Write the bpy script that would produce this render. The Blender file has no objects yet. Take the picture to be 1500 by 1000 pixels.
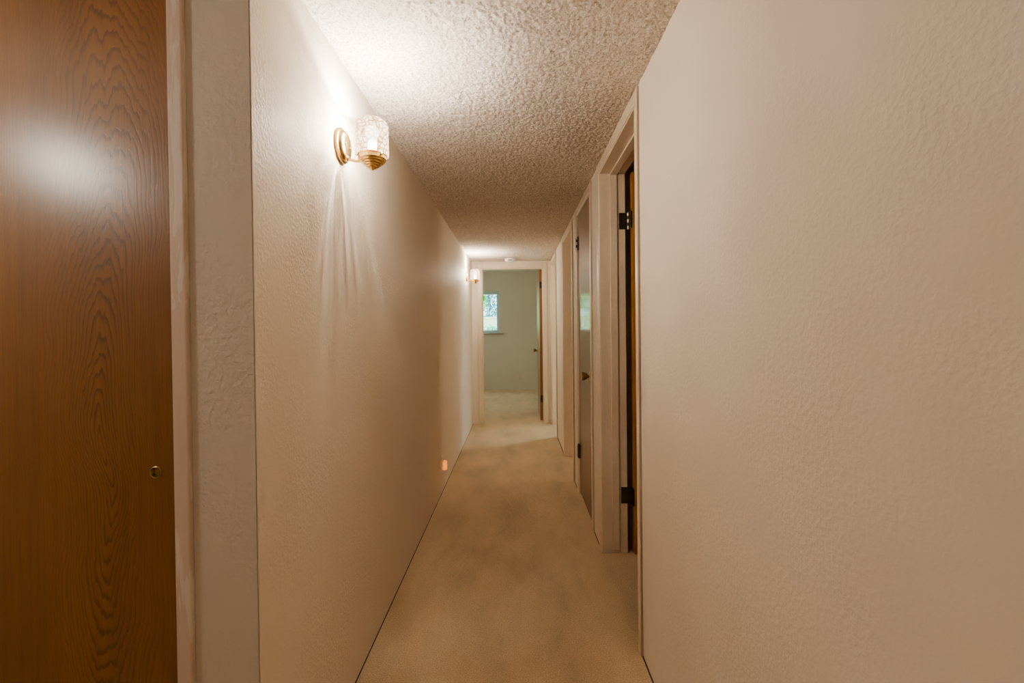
import bpy, bmesh, math, random
from mathutils import Matrix, Vector
random.seed(7)
PI = math.pi
S = bpy.context.scene
C = S.collection

# ------------------------------------------------------------------ dimensions
L, R = -0.572, 0.461          # hall side planes
CEIL = 2.115
YC = 1.048                    # closet wall plane
YE = 6.25                     # end wall of hall
WT = 0.135                    # right wall thickness
H = 1.215                     # lens height

# ------------------------------------------------------------------ materials
def new_mat(name):
    m = bpy.data.materials.new(name); m.use_nodes = True
    nt = m.node_tree
    return m, nt, nt.nodes['Principled BSDF']

def N(nt, kind, **kw):
    n = nt.nodes.new(kind)
    for k, v in kw.items():
        if k.startswith('i_'):
            n.inputs[k[2:].replace('_', ' ')].default_value = v
        else:
            setattr(n, k, v)
    return n

def mth(nt, op, a, b=None, c=None):
    n = nt.nodes.new('ShaderNodeMath'); n.operation = op
    for i, v in enumerate((a, b, c)):
        if v is None: continue
        if isinstance(v, (int, float)): n.inputs[i].default_value = v
        else: nt.links.new(v, n.inputs[i])
    return n.outputs[0]

def ramp(nt, fac, stops):
    r = nt.nodes.new('ShaderNodeValToRGB')
    while len(r.color_ramp.elements) < len(stops): r.color_ramp.elements.new(0.5)
    for e, (p, c) in zip(r.color_ramp.elements, stops):
        e.position = p; e.color = (*c, 1) if len(c) == 3 else c
    nt.links.new(fac, r.inputs[0])
    return r.outputs[0]

def coords(nt, scale=(1, 1, 1)):
    t = nt.nodes.new('ShaderNodeTexCoord')
    mp = nt.nodes.new('ShaderNodeMapping'); mp.inputs['Scale'].default_value = scale
    nt.links.new(t.outputs['Object'], mp.inputs['Vector'])
    return mp.outputs[0]

def noise(nt, vec, scale, detail=3, rough=.5, dist=0):
    n = nt.nodes.new('ShaderNodeTexNoise')
    n.inputs['Scale'].default_value = scale; n.inputs['Detail'].default_value = detail
    n.inputs['Roughness'].default_value = rough; n.inputs['Distortion'].default_value = dist
    nt.links.new(vec, n.inputs['Vector'])
    return n.outputs['Fac']

def bump(nt, bsdf, height, strength, dist):
    b = nt.nodes.new('ShaderNodeBump')
    b.inputs['Strength'].default_value = strength; b.inputs['Distance'].default_value = dist
    nt.links.new(height, b.inputs['Height']); nt.links.new(b.outputs[0], bsdf.inputs['Normal'])

def plaster(name, c0, c1, rough=.6, strength=.6, dist=.004, scale=55):
    m, nt, b = new_mat(name)
    v = coords(nt)
    big = noise(nt, v, 2.2, 3, .55, .4)
    nt.links.new(ramp(nt, big, [(.3, c0), (.7, c1)]), b.inputs['Base Color'])
    b.inputs['Roughness'].default_value = rough; b.inputs['Specular IOR Level'].default_value = .14
    fine = noise(nt, v, scale, 2, .5, .25)
    mid = noise(nt, v, scale*.33, 3, .6, .8)
    mask = ramp(nt, noise(nt, v, 3.1, 2, .5, .6), [(.40, (.2, .2, .2)), (.64, (1.3, 1.3, 1.3))])
    soft = ramp(nt, fine, [(.4, (0, 0, 0)), (.66, (1, 1, 1))])
    h = mth(nt, 'MULTIPLY', soft, mask)
    h = mth(nt, 'ADD', h, mth(nt, 'MULTIPLY', mid, .5))
    bump(nt, b, h, strength, dist)
    return m

M = {}
M['wall'] = plaster('cream_wall_paint', (.77, .68, .545), (.79, .705, .60), .6, .25, .003, 100)
M['wall_cool'] = plaster('grey_cream_wall_paint', (.66, .615, .535), (.69, .645, .57), .5, .4, .0035, 75)
M['wall_bedroom'] = plaster('sage_grey_wall_paint', (.57, .54, .43), (.59, .56, .45), .7, .3, .003, 70)
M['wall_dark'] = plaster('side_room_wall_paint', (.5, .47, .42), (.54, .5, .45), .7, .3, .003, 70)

def simple(name, col, rough=.5, metal=0, spec=.5, coat=0):
    m, nt, b = new_mat(name)
    v = coords(nt)
    n = noise(nt, v, 35, 2)
    c2 = tuple(x*.965 for x in col)
    nt.links.new(ramp(nt, n, [(.35, c2), (.65, col)]), b.inputs['Base Color'])
    b.inputs['Roughness'].default_value = rough; b.inputs['Metallic'].default_value = metal
    b.inputs['Specular IOR Level'].default_value = spec; b.inputs['Coat Weight'].default_value = coat
    return m

M['trim'] = simple('cream_trim_enamel', (.74, .62, .465), .38)
M['subfloor'] = simple('dark_subfloor', (.05, .035, .02), .9)
M['bronze'] = simple('dark_bronze_hinge', (.045, .032, .018), .45, .7)
M['steel'] = simple('worn_pin_metal', (.75, .68, .55), .35, .9)
M['plastic'] = simple('white_plastic', (.85, .82, .78), .4)
M['ivory'] = simple('ivory_plastic', (.62, .55, .42), .45)
M['dark'] = simple('black_recess', (.03, .03, .04), .8)
M['ceil_plain'] = simple('white_ceiling_paint', (.74, .67, .6), .9)
M['ceil_bed'] = simple('bedroom_ceiling_paint', (.62, .64, .60), .9)
M['vinyl'] = simple('pale_vinyl_window_frame', (.46, .62, .65), .35)
M['sillwood'] = simple('painted_sill', (.36, .30, .22), .5)
M['brass'] = simple('polished_brass', (.80, .52, .18), .24, 1)
M['brass_old'] = simple('antique_brass', (.40, .27, .10), .3, 1)

# painted closet jamb with scuffed, re-touched patches
m, nt, b = new_mat('patched_jamb_paint'); v = coords(nt, (14, 14, 2.2))
n = noise(nt, v, 1.6, 6, .65, .8)
nt.links.new(ramp(nt, n, [(.50, (.68, .56, .46)), (.53, (.68, .57, .47)), (.56, (.76, .69, .61))]), b.inputs['Base Color'])
b.inputs['Roughness'].default_value = .5; bump(nt, b, n, .25, .003)
M['jamb_patch'] = m

# popcorn ceiling; shade between the lumps is put into the colour
m, nt, b = new_mat('popcorn_ceiling'); v = coords(nt)
g = noise(nt, v, 115, 3, .6, .3)
nt.links.new(ramp(nt, g, [(.32, (.42, .34, .27)), (.55, (.78, .70, .61))]), b.inputs['Base Color'])
b.inputs['Roughness'].default_value = .95; b.inputs['Specular IOR Level'].default_value = .15
bump(nt, b, g, .8, .006)
M['popcorn'] = m

# carpet
m, nt, b = new_mat('tan_cut_pile_carpet'); v = coords(nt)
big = noise(nt, coords(nt, (2.0, .8, 1)), 2.2, 5, .6, .15)
sm = noise(nt, v, 210, 2, .75)
base = ramp(nt, big, [(.30, (.49, .39, .235)), (.48, (.63, .485, .285)), (.70, (.75, .56, .325))])
mx = N(nt, 'ShaderNodeMix', data_type='RGBA', blend_type='MULTIPLY'); mx.inputs[0].default_value = 1
nt.links.new(base, mx.inputs[6]); nt.links.new(ramp(nt, sm, [(.3, (.62, .60, .56)), (.62, (1.08, 1.08, 1.08))]), mx.inputs[7])
nt.links.new(mx.outputs[2], b.inputs['Base Color'])
b.inputs['Roughness'].default_value = 1; b.inputs['Specular IOR Level'].default_value = .05
b.inputs['Sheen Weight'].default_value = .15
hh = mth(nt, 'ADD', mth(nt, 'MULTIPLY', sm, .5), mth(nt, 'MULTIPLY', noise(nt, v, 45, 3), .7))
bump(nt, b, hh, .7, .008)
M['carpet'] = m

# plain-sawn birch veneer; cx, cz = heart of the cathedral figure, axis = wide axis of the slab
def wood(name, cx, cz, axis, dark, mid, light, rough, coat=.0, freq=24, lines=.6, bstr=.25, coatr=.26, wobble=.2):
    m, nt, b = new_mat(name)
    t = nt.nodes.new('ShaderNodeTexCoord')
    sp = nt.nodes.new('ShaderNodeSeparateXYZ'); nt.links.new(t.outputs['Object'], sp.inputs[0])
    x = sp.outputs[axis]; z = sp.outputs[2]
    dx = mth(nt, 'SUBTRACT', x, cx); dz = mth(nt, 'SUBTRACT', z, cz)
    wob = nt.nodes.new('ShaderNodeTexNoise'); wob.inputs['Scale'].default_value = 1; wob.inputs['Detail'].default_value = 4
    wob.inputs['Roughness'].default_value = .62
    mp = nt.nodes.new('ShaderNodeMapping')
    sc = [2.2, 2.2, 2.2]; sc[axis] = 17; mp.inputs['Scale'].default_value = sc
    nt.links.new(t.outputs['Object'], mp.inputs[0]); nt.links.new(mp.outputs[0], wob.inputs['Vector'])
    w = mth(nt, 'MULTIPLY', mth(nt, 'SUBTRACT', wob.outputs['Fac'], .5), wobble)
    sway = mth(nt, 'MULTIPLY', mth(nt, 'SUBTRACT', noise(nt, coords(nt, (1.2, 1.2, 1.2)), 1.7, 2), .5), .16)
    dx = mth(nt, 'ADD', dx, sway)
    q = mth(nt, 'ADD', mth(nt, 'POWER', mth(nt, 'ABSOLUTE', dz), 2.0),
            mth(nt, 'POWER', mth(nt, 'MULTIPLY', mth(nt, 'ABSOLUTE', dx), 6.5), 2.0))
    F = mth(nt, 'ADD', mth(nt, 'SQRT', q), w)
    fr = mth(nt, 'FRACT', mth(nt, 'MULTIPLY', F, freq))
    ln = ramp(nt, fr, [(0, (0, 0, 0)), (.55, (.1, .1, .1)), (.86, (1, 1, 1)), (.97, (.9, .9, .9)), (1.0, (0, 0, 0))])
    # figure is strong round the heart and fades into straight fine grain
    heart = mth(nt, 'SUBTRACT', 1.0, mth(nt, 'MINIMUM', mth(nt, 'MULTIPLY', mth(nt, 'ABSOLUTE', dx), 5.5), .8))
    lnw = mth(nt, 'MULTIPLY', mth(nt, 'MULTIPLY', ln, heart), lines)
    scs = [6, 6, 6]; scs[axis] = 210; scs[2] = 3.2
    fine = noise(nt, coords(nt, tuple(scs)), 1, 4, .6)
    scs2 = [4, 4, 4]; scs2[axis] = 9; scs2[2] = .7
    band = noise(nt, coords(nt, tuple(scs2)), 1, 3, .6, .4)
    base = ramp(nt, mth(nt, 'ADD', mth(nt, 'MULTIPLY', band, .6), mth(nt, 'MULTIPLY', fine, .4)),
                [(.3, mid), (.68, light)])
    mx = N(nt, 'ShaderNodeMix', data_type='RGBA'); nt.links.new(lnw, mx.inputs[0])
    nt.links.new(base, mx.inputs[6]); mx.inputs[7].default_value = (*dark, 1)
    nt.links.new(mx.outputs[2], b.inputs['Base Color'])
    b.inputs['Roughness'].default_value = rough; b.inputs['Coat Weight'].default_value = coat
    b.inputs['Coat Roughness'].default_value = coatr
    hgt = mth(nt, 'SUBTRACT', mth(nt, 'MULTIPLY', fine, .5), mth(nt, 'MULTIPLY', lnw, .8))
    bump(nt, b, hgt, bstr, .002)
    return m

M['closet_wood'] = wood('birch_closet_veneer', -.905, .965, 0, (.05, .016, .001), (.185, .068, .0015), (.295, .115, .004), .36, .9)
M['door_wood_x'] = wood('amber_door_veneer', .9, 1.0, 0, (.20, .07, .01), (.36, .14, .018), (.46, .19, .03), .35, lines=.35)
M['door_wood_y'] = wood('brown_door_veneer', 3.2, 1.0, 1, (.12, .055, .02), (.20, .10, .042), (.26, .135, .06), .55, .45, lines=.35, bstr=.03, coatr=.07)
M['door_wood_e'] = wood('honey_door_veneer', 6.8, 1.0, 1, (.1, .04, .01), (.19, .085, .015), (.25, .11, .02), .35, .3, lines=.3, bstr=.1)

# pressed crystal glass shade: lets the bulb through, glows softly
def shade_mat(power):
    m = bpy.data.materials.new('pressed_crystal_glass'); m.use_nodes = True
    nt = m.node_tree; nt.nodes.clear()
    out = nt.nodes.new('ShaderNodeOutputMaterial')
    v = coords(nt)
    vor = nt.nodes.new('ShaderNodeTexVoronoi'); vor.inputs['Scale'].default_value = 70; vor.feature = 'DISTANCE_TO_EDGE'
    nt.links.new(v, vor.inputs['Vector'])
    cut = ramp(nt, vor.outputs['Distance'], [(0, (0, 0, 0)), (.24, (1, 1, 1))])
    bp = nt.nodes.new('ShaderNodeBump'); bp.inputs['Strength'].default_value = .8; bp.inputs['Distance'].default_value = .004
    nt.links.new(cut, bp.inputs['Height'])
    tr = nt.nodes.new('ShaderNodeBsdfTransparent'); tr.inputs[0].default_value = (1, .97, .93, 1)
    lw = nt.nodes.new('ShaderNodeLayerWeight'); lw.inputs[0].default_value = .35
    nt.links.new(bp.outputs[0], lw.inputs['Normal'])
    nz = noise(nt, v, 60, 2)
    em = nt.nodes.new('ShaderNodeEmission')
    tone = mth(nt, 'ADD', mth(nt, 'MULTIPLY', cut, .55), mth(nt, 'MULTIPLY', nz, .45))
    nt.links.new(ramp(nt, tone, [(.25, (.24, .10, .03)), (.45, (.60, .36, .18)), (.75, (1.0, .78, .56))]), em.inputs[0]); em.inputs[1].default_value = power
    f = nt.nodes.new('ShaderNodeMixShader')
    nt.links.new(mth(nt, 'MULTIPLY_ADD', lw.outputs['Facing'], .35, .6), f.inputs[0])
    nt.links.new(tr.outputs[0], f.inputs[1]); nt.links.new(em.outputs[0], f.inputs[2])
    nt.links.new(f.outputs[0], out.inputs[0])
    return m
M['shade'] = shade_mat(4.0)

def glow(name, col, power, trans=.5):
    m = bpy.data.materials.new(name); m.use_nodes = True
    nt = m.node_tree; nt.nodes.clear()
    out = nt.nodes.new('ShaderNodeOutputMaterial')
    v = coords(nt); n = noise(nt, v, 60, 2)
    em = nt.nodes.new('ShaderNodeEmission'); em.inputs[1].default_value = power
    nt.links.new(ramp(nt, n, [(.3, tuple(c*.8 for c in col)), (.7, col)]), em.inputs[0])
    tr = nt.nodes.new('ShaderNodeBsdfTransparent')
    mx = nt.nodes.new('ShaderNodeMixShader'); mx.inputs[0].default_value = 1-trans
    nt.links.new(tr.outputs[0], mx.inputs[1]); nt.links.new(em.outputs[0], mx.inputs[2])
    nt.links.new(mx.outputs[0], out.inputs[0])
    return m
M['bulb'] = glow('lit_bulb_glass', (1, .9, .75), 9, .55)
M['amber'] = glow('amber_night_light_lens', (1, .27, .03), .8, .3)
M['amber_core'] = glow('amber_night_light_lamp', (1, .42, .06), 3, .1)

m, nt, b = new_mat('window_glass'); nt.nodes.remove(b)
out = nt.nodes['Material Output']
tr = nt.nodes.new('ShaderNodeBsdfTransparent'); tr.inputs[0].default_value = (.95, 1, 1, 1)
gl = nt.nodes.new('ShaderNodeBsdfGlossy'); gl.inputs['Roughness'].default_value = .02
mx = nt.nodes.new('ShaderNodeMixShader'); mx.inputs[0].default_value = .05
nt.links.new(tr.outputs[0], mx.inputs[1]); nt.links.new(gl.outputs[0], mx.inputs[2]); nt.links.new(mx.outputs[0], out.inputs[0])
M['glass'] = m

def leafmat(name, c0, c1, scale=3):
    m, nt, b = new_mat(name); v = coords(nt)
    nt.links.new(ramp(nt, noise(nt, v, scale, 3), [(.35, c0), (.65, c1)]), b.inputs['Base Color'])
    b.inputs['Roughness'].default_value = .6
    return m
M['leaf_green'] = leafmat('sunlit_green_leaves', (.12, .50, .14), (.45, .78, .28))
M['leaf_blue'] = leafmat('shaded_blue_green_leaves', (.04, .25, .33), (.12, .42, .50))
M['leaf_teal'] = leafmat('teal_shrub_leaves', (.04, .36, .24), (.12, .52, .36))
M['bark'] = leafmat('grey_bark', (.12, .09, .07), (.2, .16, .12), 12)
M['grass'] = leafmat('garden_lawn', (.25, .4, .12), (.42, .55, .2), 1.5)
M['stucco'] = leafmat('pale_garden_wall_stucco', (.85, .78, .70), (.92, .86, .80), 4)

# ------------------------------------------------------------------ mesh helpers
def box(bm, x0, x1, y0, y1, z0, z1, bev=0, seg=2):
    r = bmesh.ops.create_cube(bm, size=1)
    vs = r['verts']
    for v in vs:
        v.co = Vector(((x0+x1)/2 + v.co.x*(x1-x0), (y0+y1)/2 + v.co.y*(y1-y0), (z0+z1)/2 + v.co.z*(z1-z0)))
    if bev:
        es = list({e for v in vs for e in v.link_edges})
        bmesh.ops.bevel(bm, geom=es, offset=bev, segments=seg, affect='EDGES', profile=.5)

def prism(bm, pts, z0, z1):
    lo = [bm.verts.new((x, y, z0)) for x, y in pts]; hi = [bm.verts.new((x, y, z1)) for x, y in pts]
    n = len(pts)
    bm.faces.new(lo[::-1]); bm.faces.new(hi)
    for i in range(n): bm.faces.new((lo[i], lo[(i+1) % n], hi[(i+1) % n], hi[i]))

def lathe(bm, prof, seg=40, mat=None, cap=True):
    rings = []; new = []
    for r, z in prof:
        ring = [bm.verts.new((r*math.cos(2*PI*k/seg), r*math.sin(2*PI*k/seg), z)) for k in range(seg)]
        rings.append(ring); new += ring
    for a, b_ in zip(rings, rings[1:]):
        for k in range(seg): bm.faces.new((a[k], a[(k+1) % seg], b_[(k+1) % seg], b_[k]))
    if cap:
        bm.faces.new(rings[0][::-1]); bm.faces.new(rings[-1])
    if mat is not None: bmesh.ops.transform(bm, matrix=mat, verts=new)

def tube(bm, path, r, seg=12):
    pts = [Vector(p) for p in path]; rings = []
    for i, p in enumerate(pts):
        d = (pts[min(i+1, len(pts)-1)] - pts[max(i-1, 0)]).normalized()
        u = d.cross(Vector((0, 0, 1)));
        if u.length < 1e-3: u = d.cross(Vector((0, 1, 0)))
        u.normalize(); w = d.cross(u)
        rings.append([bm.verts.new(p + r*(math.cos(2*PI*k/seg)*u + math.sin(2*PI*k/seg)*w)) for k in range(seg)])
    for a, b_ in zip(rings, rings[1:]):
        for k in range(seg): bm.faces.new((a[k], a[(k+1) % seg], b_[(k+1) % seg], b_[k]))
    bm.faces.new(rings[0][::-1]); bm.faces.new(rings[-1])

def obj(name, bm, mat, parent=None, smooth=False):
    bmesh.ops.recalc_face_normals(bm, faces=bm.faces)
    me = bpy.data.meshes.new(name); bm.to_mesh(me); bm.free()
    me.materials.append(mat)
    if smooth:
        me.polygons.foreach_set('use_smooth', [True]*len(me.polygons))
        me.set_sharp_from_angle(angle=math.radians(35))
    o = bpy.data.objects.new(name, me); C.objects.link(o)
    if parent: o.parent = parent
    return o

def struct(name, bm, mat, parent=None, label=None, smooth=False):
    o = obj(name, bm, mat, parent, smooth)
    if not parent:
        o['kind'] = 'structure'
    if label: o['label'] = label
    return o

def thing(name, label, cat, loc=(0, 0, 0), group=None):
    o = bpy.data.objects.new(name, None); C.objects.link(o)
    o.empty_display_size = .05; o.location = loc; o['label'] = label; o['category'] = cat
    if group: o['group'] = group
    return o

def dup(root, loc, label):
    r = root.copy(); C.objects.link(r); r.location = loc; r['label'] = label
    for ch in list(root.children):
        c = ch.copy(); C.objects.link(c); c.parent = r
        for g in list(ch.children):
            d = g.copy(); C.objects.link(d); d.parent = c
    return r

def BM(): return bmesh.new()
XAX = Matrix.Rotation(PI/2, 4, 'Y')        # lathe axis z -> +x
YAX = Matrix.Rotation(PI/2, 4, 'X')        # lathe axis z -> -y
def T(x, y, z): return Matrix.Translation((x, y, z))

# ------------------------------------------------------------------ shell
CL = 0.02                                    # jamb board thickness
TOP = 2.05                                   # opening height
OPEN = dict(A=(1.810, 2.588, 2.055), B=(2.92, 3.53, 2.05), C=(3.87, 4.58, 2.05), D=(5.45, 6.14, 2.05))

# hall left wall + closet wall, meeting in a cracked corner
b = BM()
prism(b, [(L, YC), (L, YE), (L-.1, YE), (L-.1, YC+.102), (L-.0016, YC+.012), (L-.0016, YC)], 0, CEIL+.05)
struct('wall_left', b, M['wall'], label='long cream textured hallway wall with two wall lights')
b = BM()
prism(b, [(L-.0036, YC), (L-.0036, YC+.012), (L-.1, YC+.1), (-.714, YC+.1), (-.714, YC)], 0, CEIL+.05)
box(b, -1.95, -.714, YC, YC+.1, 2.0, CEIL+.05)
box(b, -2.05, -1.91, YC, YC+.1, 0, 2.0)
struct('wall_closet', b, M['wall_cool'], label='greyish cream strip of wall beside the closet door')

b = BM(); x0, x1 = R, R+WT
ys = -2.5
for k in 'ABCD':
    a, c, t = OPEN[k]
    box(b, x0, x1, ys, a-CL, 0, 2.5)
    box(b, x0, x1, a-CL, c+CL, t+CL, 2.5)
    ys = c+CL
box(b, x0, x1, ys, YE+.12, 0, 2.5)
bmesh.ops.remove_doubles(b, verts=b.verts, dist=1e-5)
struct('wall_right', b, M['wall'], label='cream textured wall on the right with four doorways')

# end wall with bedroom doorway
EX0, EX1, ET = -.438, .358, 2.03
b = BM()
box(b, L-.1, EX0-CL, YE, YE+.12, 0, 2.5); box(b, EX1+CL, R, YE, YE+.12, 0, 2.5)
box(b, EX0-CL, EX1+CL, YE, YE+.12, ET+CL, 2.5)
box(b, -2.1, L-.1, YE, YE+.12, 0, 2.5); box(b, R+WT, 1.3, YE, YE+.12, 0, 2.5)
box(b, R, R+WT, YE, YE+.12, CEIL+.06, 2.5)
struct('wall_end', b, M['wall'], label='end wall of the hallway around the bedroom doorway')

# foyer behind the lens
b = BM(); box(b, -2.05, -1.95, -2.6, YC, 0, CEIL+.05)
struct('wall_foyer', b, M['wall'])
b = BM(); box(b, -1.95, R+WT, -2.6, -2.5, 0, CEIL+.05)
struct('wall_back', b, M['wall'])

# ceilings
step = .0055
b = BM()
gx = [L + i*(R-L)/188 for i in range(189)]
ny = int((YE-YC)/step)
gy = [YC + i*(YE-YC)/ny for i in range(ny+1)]
rows = [[b.verts.new((x, y, CEIL)) for x in gx] for y in gy]
for i in range(ny):
    for j in range(188): b.faces.new((rows[i][j], rows[i][j+1], rows[i+1][j+1], rows[i+1][j]))
ce = obj('ceiling', b, M['popcorn'], smooth=False)
for p in ce.data.polygons: p.use_smooth = True
ce['kind'] = 'structure'; ce['label'] = 'sprayed popcorn hallway ceiling'
if ce.data.polygons[0].normal.z > 0: ce.data.flip_normals()
for nm, sc_, st in (('popcorn_blobs', .0078, .014), ('popcorn_lumps', .03, .004)):
    tx = bpy.data.textures.new(nm, 'CLOUDS'); tx.noise_scale = sc_; tx.noise_depth = 1
    tx.noise_basis = 'ORIGINAL_PERLIN'; tx.contrast = 1.5
    md = ce.modifiers.new(nm, 'DISPLACE'); md.texture = tx; md.strength = -st; md.mid_level = .75
    md.direction = 'Z'; md.texture_coords = 'LOCAL'
b = BM()
box(b, -2.05, R+WT, -2.6, YC+.0, CEIL, CEIL+.05)
struct('ceiling', b, M['popcorn'], label='ceiling of the foyer behind the viewpoint')
b = BM()
box(b, -2.1, 1.3, YE+.12, 10.0, 2.43, 2.5)
struct('ceiling', b, M['ceil_bed'], label='bedroom ceiling beyond the far doorway')
b = BM(); box(b, L-.1, R+WT, YC, YE, CEIL+.03, CEIL+.08)
struct('ceiling', b, M['ceil_plain'], label='board above the popcorn finish')

# floor
b = BM()
g = .005
box(b, -1.95, R-g, -2.5, YC-g, -.02, 0)
box(b, L+g, R-g, YC-g, YE-.0, -.02, 0)
for k in 'ABCD':
    a, c, t = OPEN[k]
    box(b, R-g, R+WT+.01, a, c, -.02, 0)
box(b, EX0, EX1, YE, YE+.13, -.02, 0)
box(b, -2.05, 1.2, YE+.13, 9.89-g, -.02, 0)
box(b, R+WT+.01, 3.2, .2, 2.78, -.02, 0)
box(b, R+WT+.01, 2.6, 3.7, 6.2, -.02, 0)
struct('floor', b, M['carpet'], label='worn tan wall-to-wall carpet')
b = BM(); box(b, -2.2, 3.3, -2.7, 10.1, -.09, -.02)
struct('floor', b, M['subfloor'], label='dark subfloor under the carpet edge')

# bedroom
WX0, WX1, WZ0, WZ1 = -1.55, -.335, 1.165, 2.03
b = BM()
box(b, -2.1, WX0, 9.89, 10.01, 0, 2.5); box(b, WX1, 1.3, 9.89, 10.01, 0, 2.5)
box(b, WX0, WX1, 9.89, 10.01, 0, WZ0); box(b, WX0, WX1, 9.89, 10.01, WZ1, 2.5)
struct('wall_far', b, M['wall_bedroom'], label='sage grey bedroom wall with a window')
b = BM(); box(b, -2.2, -2.1, YE, 10.01, 0, 2.5); struct('wall_bedroom_left', b, M['wall_bedroom'])
b = BM(); box(b, 1.2, 1.3, YE+.12, 9.89, 0, 2.43); struct('wall_bedroom_right', b, M['wall_bedroom'])

# dark side rooms behind the right-hand doorways
b = BM()
X = R+WT
box(b, X, 3.3, .1, .2, 0, 2.45); box(b, 3.2, 3.3, .2, 2.78, 0, 2.45); box(b, X, 3.3, 2.78, 2.86, 0, 2.45)
box(b, X, 3.3, .1, 2.86, 2.45, 2.5)
struct('wall_side_room', b, M['wall_dark'], label='dim room behind the nearest open door')
b = BM()
box(b, X, 1.2, 3.6, 3.7, 0, 2.45); box(b, X, 1.2, 2.86, 2.9, 0, 2.45); box(b, 1.15, 1.2, 2.9, 3.6, 0, 2.45); box(b, X, 1.2, 2.86, 3.7, 2.45, 2.5)
struct('wall_linen_closet', b, M['wall_dark'])
b = BM()
box(b, 1.2, 2.7, 3.6, 3.7, 0, 2.45)
box(b, 2.6, 2.7, 3.7, 6.25, 0, 2.45); box(b, X, 2.7, 3.6, 6.25, 2.45, 2.5); box(b, X, 2.6, 4.95, 5.05, 0, 2.45)
struct('wall_bath', b, M['wall'])

# ------------------------------------------------------------------ door trims
CW, CT = .055, .010
def side_trim(n, key, label, stop=True, stop_x=None):
    a, c, t = OPEN[key]
    b = BM()
    fx0, fx1 = R-CT, R+.001
    hz = min(t+CW, CEIL-.004)
    for (y0, y1) in ((a-(.046 if key == 'A' else CW), a-.005), (c+.005, c+CW)):
        box(b, fx0, fx1, y0, y1, 0, hz, .004)
        box(b, fx0-.0015, fx1, y0 if y0 < a-.01 else y1-.012, (y0+.012) if y0 < a-.01 else y1, 0, hz, .0015)
    box(b, fx0, fx1, a-.005, c+.005, t+.005, hz, .004)
    o = struct('trim_%d' % n, b, M['trim'], label=label)
    j = BM()
    box(j, R-.004, R+WT, a-CL, a, 0, t+CL, .0015); box(j, R-.004, R+WT, c, c+CL, 0, t+CL, .0015)
    box(j, R-.004, R+WT, a, c, t, t+CL, .0015)
    obj('jamb', j, M['trim'], o)
    if stop:
        s = BM(); sx0, sx1 = stop_x or (R+.052, R+WT-.045)
        box(s, sx0, sx1, a-.001, a+.010, 0, t, .002); box(s, sx0, sx1, c-.010, c+.001, .022, t, .002)
        box(s, sx0, sx1, a+.010, c-.010, t-.010, t+.001, .002)
        obj('door_stop', s, M['trim'], o)
    return o
side_trim(1, 'A', 'cream casing round the nearest open doorway')
side_trim(2, 'B', 'cream casing round the closed closet door', True, (R+.05, R+.08))
side_trim(3, 'C', 'cream casing round the open bathroom doorway', False)
side_trim(4, 'D', 'cream casing round the doorway next to the end wall', False)

b = BM(); y0, y1 = YE-CT, YE+.001; hz = CEIL-.014
box(b, EX0-CW-.004, EX0, y0, y1, 0, hz, .004); box(b, EX1, EX1+CW, y0, y1, 0, hz, .004)
box(b, EX0, EX1, y0, y1, ET, hz, .004)
tr5 = struct('trim_5', b, M['trim'], label='cream casing round the bedroom doorway at the hall end')
j = BM()
box(j, EX0-CL, EX0-.003, YE-.004, YE+.124, 0, ET+CL, .0015); box(j, EX1+.003, EX1+CL, YE-.004, YE+.124, 0, ET+CL, .0015)
box(j, EX0-.003, EX1+.003, YE-.004, YE+.124, ET+.003, ET+CL, .0015)
obj('jamb', j, M['trim'], tr5)
s = BM()
box(s, EX0-.003, EX0+.009, YE+.03, YE+.075, 0, ET, .002); box(s, EX1-.009, EX1+.003, YE+.03, YE+.075, 0, ET, .002)
box(s, EX0, EX1, YE+.03, YE+.075, ET-.009, ET+.003, .002)
obj('door_stop', s, M['trim'], tr5)

# closet frame: proud edge board
b = BM()
box(b, -.7475, -.715, YC-.013, YC+.1, 0, 1.99, .003, 3)
box(b, -1.91, -.7475, YC-.013, YC+.1, 1.955, 1.99, .003)
box(b, -1.945, -1.91, YC-.013, YC+.1, 0, 1.99, .003)
struct('trim_6', b, M['jamb_patch'], label='cream closet frame with patchy touched-up paint')

# ------------------------------------------------------------------ doors
# closet sliding doors with recessed finger pulls
def pull(parent, px, py, pz):
    p = BM()
    lathe(p, [(.0128, .0025), (.0135, -.0012), (.0118, -.0024), (.0105, -.001), (.0095, .004), (.0086, .0065)], 36, T(px, py, pz) @ Matrix.Rotation(-PI/2, 4, 'X'), cap=False)
    o = obj('finger_pull', p, M['brass_old'], parent, True); o['label'] = 'round recessed metal finger pull'
    q = BM(); lathe(q, [(.0088, .006), (.006, .0068), (.001, .007)], 28, T(px, py, pz) @ Matrix.Rotation(-PI/2, 4, 'X'))
    obj('pull_cup', q, M['brass_old'], o, True)

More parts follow.
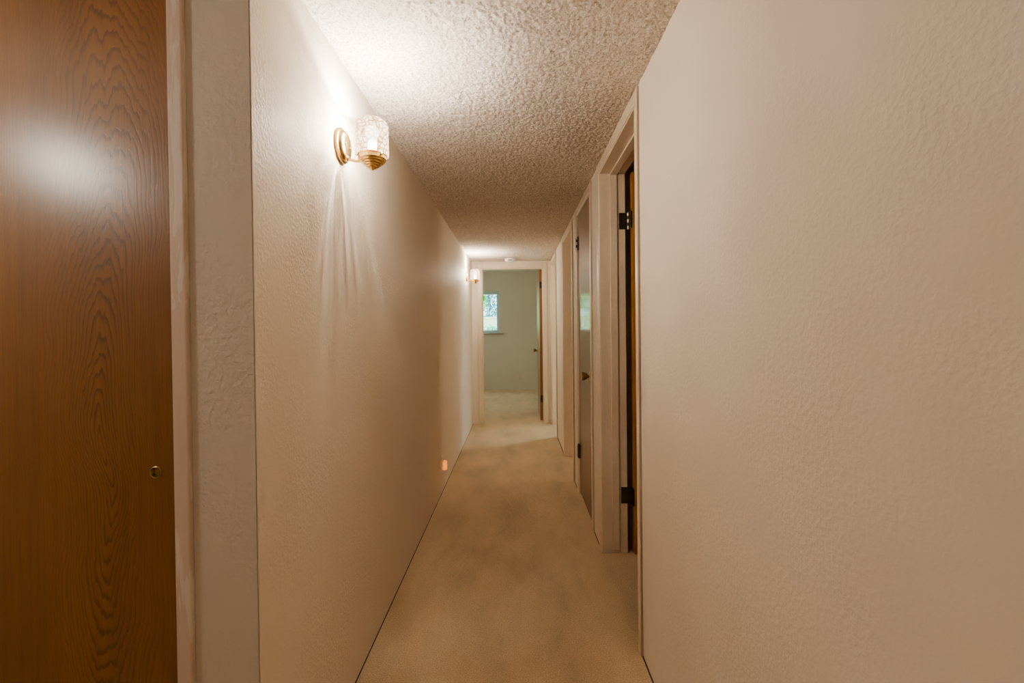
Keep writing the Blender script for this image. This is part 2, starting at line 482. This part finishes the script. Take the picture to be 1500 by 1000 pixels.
def door_slab(x0, x1, y0, y1, z0, z1, mat, hole=None, name='door_1', label=None):
    b = BM()
    if hole is None: box(b, x0, x1, y0, y1, z0, z1, .0015, 1)
    else:
        hx, hz_, hr = hole; k = 32
        outer = []; inner = []
        for i in range(k):
            a = 2*PI*i/k; inner.append(b.verts.new((hx+hr*math.cos(a), y0, hz_+hr*math.sin(a))))
        back = [b.verts.new((v.co.x, y0+.009, v.co.z)) for v in inner]
        for i in range(k): b.faces.new((inner[i], inner[(i+1) % k], back[(i+1) % k], back[i]))
        b.faces.new(back)
        sq = .03
        ring = []
        for i in range(k):
            a = 2*PI*i/k; c, s_ = math.cos(a), math.sin(a); q = sq/max(abs(c), abs(s_))
            ring.append(b.verts.new((hx+q*c, y0, hz_+q*s_)))
        for i in range(k): b.faces.new((inner[i], inner[(i+1) % k], ring[(i+1) % k], ring[i]))
        def quad(a0, a1, c0, c1): 
            b.faces.new([b.verts.new(p) for p in ((a0, y0, c0), (a1, y0, c0), (a1, y0, c1), (a0, y0, c1))])
        quad(x0, x1, z0, hz_-sq); quad(x0, x1, hz_+sq, z1)
        quad(x0, hx-sq, hz_-sq, hz_+sq); quad(hx+sq, x1, hz_-sq, hz_+sq)
        for pts in (((x0, y0, z0), (x0, y1, z0), (x0, y1, z1), (x0, y0, z1)), ((x1, y0, z0), (x1, y1, z0), (x1, y1, z1), (x1, y0, z1)),
                    ((x0, y1, z0), (x1, y1, z0), (x1, y1, z1), (x0, y1, z1)), ((x0, y0, z0), (x1, y0, z0), (x1, y1, z0), (x0, y1, z0)),
                    ((x0, y0, z1), (x1, y0, z1), (x1, y1, z1), (x0, y1, z1))):
            b.faces.new([b.verts.new(p) for p in pts])
    return struct(name, b, mat, label=label)

d1 = door_slab(-1.33, -.7455, YC+.0, YC+.033, .012, 1.953, M['closet_wood'], (-.795, .912, .0105), 'door_1', 'amber wood sliding closet door with swirling grain')
pull(d1, -.795, YC, .912)
door_slab(-1.905, -1.29, YC+.045, YC+.078, .012, 1.953, M['closet_wood'], None, 'door_2', 'rear amber wood sliding closet door')

def hinge_pts(parent, px, py, pz, leafA, leafB, h=.089, r=.0065):
    """knuckled butt hinge: two leaf boxes, five knuckles and a pin"""
    b = BM()
    for lf in (leafA, leafB):
        if lf: box(b, *lf, pz-h/2, pz+h/2, .0008, 1)
    o = obj('hinge', b, M['bronze'], parent, True); o['label'] = 'dark bronze hinge'
    for k in range(5):
        kb = BM(); z0 = pz-h/2+k*h/5
        lathe(kb, [(r*.9, z0+.0006), (r, z0+.0015), (r, z0+h/5-.0015), (r*.9, z0+h/5-.0006)], 16, T(px, py, 0))
        obj('knuckle', kb, M['bronze'] if k % 2 or pz < 1 else M['steel'], o, True)
    pb = BM(); lathe(pb, [(r*.5, pz-h/2-.004), (r*.7, pz-h/2-.002), (r*.6, pz-h/2), (r*.6, pz+h/2), (r*.75, pz+h/2+.002), (r*.5, pz+h/2+.005)], 14, T(px, py, 0))
    obj('pin', pb, M['steel'] if pz > 1 else M['bronze'], o, True)
    return o

def knob(parent, base, axis, mat=None):
    """tulip knob: rose, stem and bell, along axis from base"""
    mat = mat or M['brass_old']
    z = Vector(axis).normalized()
    mt = T(*base) @ z.to_track_quat('Z', 'Y').to_matrix().to_4x4()
    b = BM(); lathe(b, [(.012, .017), (.0165, .024), (.0235, .036), (.0275, .048), (.0278, .054), (.0245, .059), (.015, .0605), (.008, .058), (.001, .0575)], 32, mt)
    o = obj('door_knob', b, mat, parent, True); o['label'] = 'brass tulip-shaped door knob'
    b = BM(); lathe(b, [(.032, 0), (.0325, .003), (.029, .006), (.016, .008)], 32, mt); obj('rose', b, mat, o, True)
    b = BM(); lathe(b, [(.011, .006), (.0085, .012), (.0125, .019)], 24, mt); obj('stem', b, mat, o, True)
    return o

# nearest open door (swung into the side room)
a, c, t = OPEN['A']
px, py = X+.016, c-.001
d3 = door_slab(px+.010, px+.010+.755, c-.043, c-.008, .012, t-.004, M['door_wood_x'], None, 'door_3', 'amber wood door swung open into the dark side room')
for z in (.315, 1.80):
    hinge_pts(d3, px, py, z, (X-.034, px-.003, c-.0025, c+.0005), (px+.003, px+.012, c-.0445, c-.0065))
knob(d3, (px+.70, c-.043, .92), (0, -1, 0))
# closed linen closet door
a, c, t = OPEN['B']
d4 = door_slab(R+.004, R+.039, a+.003, c-.003, .012, t-.003, M['door_wood_y'], None, 'door_4', 'closed brown flush closet door with brass knob')
for z in (.32, 1.85):
    hinge_pts(d4, R-.006, c-.002, z, (R-.003, R+.003, c-.026, c-.004), (R-.0135, R-.011, c+.000, c+.016), .1)
knob(d4, (R+.004, a+.07, .925), (-1, 0, 0))
# open bedroom door
d5 = door_slab(EX1-.042, EX1-.007, YE+.137, YE+.137+.77, .012, ET-.004, M['door_wood_e'], None, 'door_5', 'honey brown bedroom door standing open at the hall end')
for z in (.30, 1.82):
    hinge_pts(d5, EX1-.001, YE+.132, z, (EX1-.003, EX1+.002, YE+.085, YE+.125), (EX1-.040, EX1-.006, YE+.134, YE+.138))
knob(d5, (EX1-.042, YE+.137+.71, .92), (-1, 0, 0)); knob(d5, (EX1-.007, YE+.137+.71, .92), (1, 0, 0))

# ------------------------------------------------------------------ bedroom window
b = BM(); fy0, fy1 = 9.93, 9.985; fw = .062
box(b, WX0, WX1, fy0, fy1, WZ0, WZ0+fw, .004); box(b, WX0, WX1, fy0, fy1, WZ1-fw, WZ1, .004)
box(b, WX0, WX0+fw, fy0, fy1, WZ0+fw, WZ1-fw, .004); box(b, WX1-fw, WX1, fy0, fy1, WZ0+fw, WZ1-fw, .004)
win = struct('window_1', b, M['vinyl'], label='white framed bedroom window looking onto the garden', smooth=True)
b = BM(); mxx = (WX0+WX1)/2
box(b, mxx-.02, mxx+.02, fy0-.004, fy1, WZ0+fw, WZ1-fw, .003); obj('mullion', b, M['vinyl'], win, True)
b = BM(); box(b, WX0+fw-.005, WX1-fw+.005, 9.955, 9.96, WZ0+fw-.005, WZ1-fw+.005); obj('pane', b, M['glass'], win)
b = BM(); box(b, WX0-.06, WX1+.07, 9.84, 9.93, WZ0-.022, WZ0-.0005, .004); obj('window_sill', b, M['sillwood'], win, True)

# ------------------------------------------------------------------ wall lights
def make_sconce(loc, label):
    t = thing('wall_sconce', label, 'wall light', loc, 'brass wall lights on the left hallway wall')
    b = BM()   # backplate: axis +x, origin on wall
    lathe(b, [(.055, 0), (.0562, .003), (.0562, .010), (.053, .0125), (.0490, .0130), (.048, .0165), (.046, .0205), (.041, .0235), (.025, .0245), (.001, .0248)], 56, XAX)
    obj('backplate', b, M['brass'], t, True)
    for zz, yy in ((.0, .022), (.0, -.022)):
        s = BM(); lathe(s, [(.004, .023), (.004, .0265), (.0025, .028), (.0005, .0283)], 14, T(0, yy, zz) @ XAX); obj('screw', s, M['brass_old'], t, True)
    ax = .105
    b = BM(); tube(b, [(.020, 0, -.041), (.035, 0, -.046), (.050, 0, -.049), (.065, 0, -.050), (.085, 0, -.050)], .0052, 14)
    lathe(b, [(.010, .019), (.010, .024), (.007, .028), (.0055, .030)], 20, T(0, 0, -.040) @ XAX)
    obj('arm', b, M['brass'], t, True)
    b = BM()   # stepped cup
    prof = [(.001, -.082), (.0045, -.081), (.005, -.078), (.0095, -.0775), (.0125, -.076), (.0125, -.0738), (.017, -.073), (.0195, -.0715), (.0195, -.069),
            (.024, -.068), (.0265, -.066), (.0265, -.063), (.031, -.062), (.0335, -.060), (.0335, -.0565), (.0385, -.0555), (.0405, -.0535), (.0405, -.0495),
            (.0440, -.048), (.0455, -.0455), (.0445, -.044), (.0445, -.035), (.047, -.0335), (.047, -.030), (.0435, -.030), (.0425, -.044), (.02, -.047), (.001, -.0475)]
    lathe(b, prof, 48, T(ax, 0, 0)); cup = obj('cup', b, M['brass'], t, True)
    for k in range(3):
        aa = 2*PI*k/3-.6
        s = BM(); lathe(s, [(.0028, 0), (.0028, .007), (.0018, .0085)], 12, T(ax+.045*math.cos(aa), .045*math.sin(aa), -.037) @ Vector((math.cos(aa), math.sin(aa), 0)).to_track_quat('Z', 'Y').to_matrix().to_4x4())
        obj('thumb_screw', s, M['brass_old'], cup, True)
    b = BM()   # socket
    lathe(b, [(.014, -.047), (.014, .012), (.012, .014), (.001, .0142)], 24, T(ax, 0, 0)); obj('socket', b, M['ivory'], t, True)
    b = BM()   # shade
    outer = [(.0518, -.0335), (.0524, -.0325), (.0527, -.026), (.0527, .062), (.0515, .068), (.0455, .0775), (.038, .083), (.030, .0855), (.020, .087)]
    lathe(b, outer, 56, T(ax, 0, 0), cap=False)
    sh = obj('glass_shade', b, M['shade'], t, True); sh['label'] = 'pressed crystal glass shade, lit'
    b = BM()
    lathe(b, [(.010, .014), (.013, .020), (.020, .032), (.0230, .042), (.0215, .052), (.016, .060), (.007, .064), (.001, .065)], 32, T(ax, 0, 0))
    obj('bulb', b, M['bulb'], t, True)
    return t
SZ = 1.828
sc1 = make_sconce((L, 1.578, SZ), 'brass wall light with crystal shade, the near large one by the closet corner')
sc2 = dup(sc1, (L, 5.52, SZ+.012), 'brass wall light with crystal shade, the far small one beside the end doorway')

def lamp(name, kind, loc, energy, col, rad=.01, **kw):
    l = bpy.data.lights.new(name, kind); l.energy = energy; l.color = col
    if kind in ('POINT', 'SPOT'): l.shadow_soft_size = rad
    for k, v in kw.items(): setattr(l, k, v)
    o = bpy.data.objects.new(name, l); C.objects.link(o); o.location = loc
    return o
WARM = (1, .885, .75)
for ly, lz, e in ((1.578, SZ, 1.0), (5.52, SZ+.012, .8)):
    lamp('sconce_filament_light', 'POINT', (L+.105, ly, lz+.078), 13*e, WARM, .002)
    for k in range(12):
        aa = 2*PI*k/12 + .2
        lamp('sconce_glow_light', 'POINT', (L+.105+.046*math.cos(aa), ly+.046*math.sin(aa), lz+(-.008, .025, .055)[k % 3]), 2.2*e, WARM, 0)
# foyer wall light out of view on the left
lamp('foyer_bulb_light', 'POINT', (-1.547, .42, 1.80), 5, WARM, .07)
# added soft fill lamp behind the camera, no foyer window exists
f = lamp('foyer_fill_light', 'AREA', (-.6, -2.3, 1.4), 1.0, (1, .93, .86), shape='RECTANGLE', size=1.6, size_y=1.2)
f.rotation_euler = (PI/2, 0, 0)
# added area lamp standing in for bedroom daylight; the left wall has no window
f = lamp('bedroom_fill_light', 'AREA', (-2.0, 8.2, 1.5), 11, (1, .91, .79), shape='RECTANGLE', size=1.4, size_y=1.2)
f.rotation_euler = (PI/2, 0, -PI/2)
f = lamp('bath_fill_light', 'AREA', (2.5, 4.3, 1.7), 4.5, (1, .85, .66), shape='RECTANGLE', size=.6, size_y=.6)  # added fill spilling through the bathroom doorway, no window built there
f.rotation_euler = (PI/2, 0, PI/2)

# ------------------------------------------------------------------ small things
t = thing('smoke_detector', 'round white smoke detector on the ceiling before the end doorway', 'smoke detector', (-.068, 5.98, CEIL-.002))
b = BM(); lathe(b, [(.066, 0), (.066, -.010), (.064, -.013)], 40); obj('base', b, M['plastic'], t, True)
b = BM(); lathe(b, [(.062, -.012), (.063, -.022), (.058, -.034), (.045, -.040), (.02, -.041), (.001, -.041)], 40); obj('cover', b, M['plastic'], t, True)
b = BM()
for k in range(5):
    aa = -PI/2 + (k-2)*.16
    box(b, -.0035+.0608*math.cos(aa), .0035+.0608*math.cos(aa), .0608*math.sin(aa)-.003, .0608*math.sin(aa)+.003, -.032, -.019, .0006, 1)
obj('vent_slot', b, M['dark'], t)

def outlet(name, label, loc, rz, group=None):
    """duplex receptacle: local -y faces the room, origin on the wall"""
    t = thing(name, label, 'outlet', loc); t.rotation_euler = (0, 0, rz)
    b = BM(); box(b, -.035, .035, -.006, 0, -.057, .057, .0025); obj('cover_plate', b, M['ivory'], t, True)
    for zz in (-.02, .02):
        b = BM(); lathe(b, [(.0165, .0055), (.0165, .008), (.0155, .009), (.001, .009)], 28, T(0, 0, zz) @ YAX); r_ = obj('receptacle', b, M['ivory'], t, True)
        b = BM()
        for xx in (-.006, .006): box(b, xx-.0011, xx+.0011, -.0094, -.0085, zz-.004, zz+.005)
        obj('slot', b, M['dark'], r_)
    b = BM(); lathe(b, [(.003, .006), (.003, .0072), (.001, .0078)], 12, YAX); obj('screw', b, M['steel'], t, True)
    return t
outlet('wall_outlet', 'pale outlet low on the bedroom wall seen through the far doorway', (.045, 9.89, .255), 0)
NLY, NLZ = 3.56, .225
outlet('wall_outlet', 'ivory outlet low on the left hallway wall behind the night light', (L, NLY, NLZ+.015), PI/2)
t = thing('night_light', 'small ribbed amber night light glowing low on the left wall', 'night light', (L+.0092, NLY, NLZ-.005))
b = BM(); box(b, 0, .016, -.017, .017, -.012, .014, .002); obj('plug_body', b, M['ivory'], t, True)
b = BM()
for k in range(9):
    aa = -PI/2 + PI*k/8
    lathe(b, [(.0046, -.036), (.0052, -.03), (.0052, .022), (.0046, .027)], 10, T(.012+.021*math.cos(aa), .0215*math.sin(aa), 0))
obj('ribbed_shade', b, M['amber'], t, True)
b = BM(); lathe(b, [(.002, -.024), (.006, -.018), (.006, .004), (.002, .012)], 14, T(.022, 0, 0)); obj('bulb', b, M['amber_core'], t, True)
lamp('night_light_glow', 'POINT', (L+.033, NLY, NLZ-.012), .05, (1, .5, .15), .006)

# ------------------------------------------------------------------ garden beyond the window
b = BM(); box(b, -14, 10, 10.3, 40, -.4, -.3); struct('ground', b, M['grass'], label='garden lawn outside the bedroom window')

def leaf_cloud(bm, blobs, n, size):
    for _ in range(n):
        cx, cy, cz, rx, ry, rz = random.choice(blobs)
        while True:
            p = Vector((random.uniform(-1, 1), random.uniform(-1, 1), random.uniform(-1, 1)))
            if .3 < p.length < 1: break
        p = Vector((cx+p.x*rx, cy+p.y*ry, cz+p.z*rz))
        q = Matrix.Rotation(random.uniform(0, 6.3), 3, 'Z') @ Matrix.Rotation(random.uniform(-1.2, 1.2), 3, 'X')
        s = size*random.uniform(.6, 1.3)
        pts = [(0, -1, 0), (.45, -.2, .08), (.3, .5, .05), (0, 1, -.1), (-.3, .5, .05), (-.45, -.2, .08)]
        bm.faces.new([bm.verts.new(p + q @ (Vector(v)*s)) for v in pts])

def tree(name, label, cat, x, y, blobs, n, size, mat, trunk_top):
    t = thing(name, label, cat, (x, y, -.3))
    b = BM(); leaf_cloud(b, blobs, n, size); obj('foliage', b, mat, t)
    b = BM(); tube(b, [(0, 0, 0), (.03, 0, trunk_top*.5), (-.02, .02, trunk_top)], .05 if trunk_top > 1.5 else .02, 8); obj('trunk', b, M['bark'], t, True)
tree('tree', 'tall shaded blue green tree beyond the bedroom window', 'tree', -1.02, 18.5,
     [(-.1, 0, 2.3, .35, .5, .6), (.15, .1, 2.9, .32, .5, .5), (.12, 0, 2.25, .3, .5, .4), (-.25, 0, 2.9, .3, .5, .5), (0, 0, 3.7, .5, .6, .6)], 1100, .07, M['leaf_blue'], 3.6)
tree('tree', 'sunlit yellow green tree at the left of the window view', 'tree', -1.5, 14.5,
     [(.45, 0, 2.45, .14, .3, .3), (.2, 0, 2.8, .3, .4, .4), (-.1, 0, 2.0, .5, .3, .6), (-.7, 0, 2.0, .6, .3, .7), (-1.3, .1, 2.1, .6, .3, .8), (-.6, 0, 2.9, .7, .4, .5)], 3600, .075, M['leaf_green'], 2.9)
tree('shrub', 'low teal green shrub at the bottom of the window view', 'shrub', -.68, 13,
     [(0, 0, 1.58, .12, .2, .11), (.1, 0, 1.54, .08, .2, .10), (-.12, 0, 1.54, .1, .2, .12), (0, 0, 1.0, .2, .2, .4)], 700, .03, M['leaf_teal'], 1.4)
b = BM(); box(b, -6, 3, 16, 16.15, -.35, 1.62, .01); box(b, -6.02, 3.02, 15.97, 16.18, 1.62, 1.68, .01)
o = obj('garden_wall', b, M['stucco']); o['label'] = 'pale sunlit garden wall seen through the bedroom window'; o['category'] = 'wall'

sun = lamp('sun', 'SUN', (0, 0, 10), 16.0, (1, .95, .85), angle=.02)
sun.rotation_euler = (math.radians(52), 0, math.radians(-25))

# world: hazy bright sky
w = bpy.data.worlds.new('World'); S.world = w; w.use_nodes = True
nt = w.node_tree; bg = nt.nodes['Background']
tc = nt.nodes.new('ShaderNodeTexCoord')
nt.links.new(ramp(nt, noise(nt, tc.outputs['Generated'], 3, 3), [(.35, (.62, .88, 1.0)), (.65, (.92, 1.0, 1.0))]), bg.inputs[0])
bg.inputs[1].default_value = 3.2

# ------------------------------------------------------------------ camera
cd = bpy.data.cameras.new('camera'); cam = bpy.data.objects.new('camera', cd); C.objects.link(cam)
cd.sensor_width = 36; cd.lens = 700/1500*36
cd.shift_x = -6/1500; cd.shift_y = -9.35/1500
cd.clip_start = .02
cam.matrix_world = T(0, 0, H) @ Matrix.Rotation(PI/2-.0095, 4, 'X') @ Matrix.Rotation(-.0105, 4, 'Z')
S.camera = cam

S.view_settings.view_transform = 'AgX'
S.view_settings.look = 'AgX - Base Contrast'
S.view_settings.exposure = 1.06
S.cycles.max_bounces = 14; S.cycles.diffuse_bounces = 12; S.cycles.transparent_max_bounces = 16
S.cycles.sample_clamp_indirect = 10
S.cycles.use_denoising = True
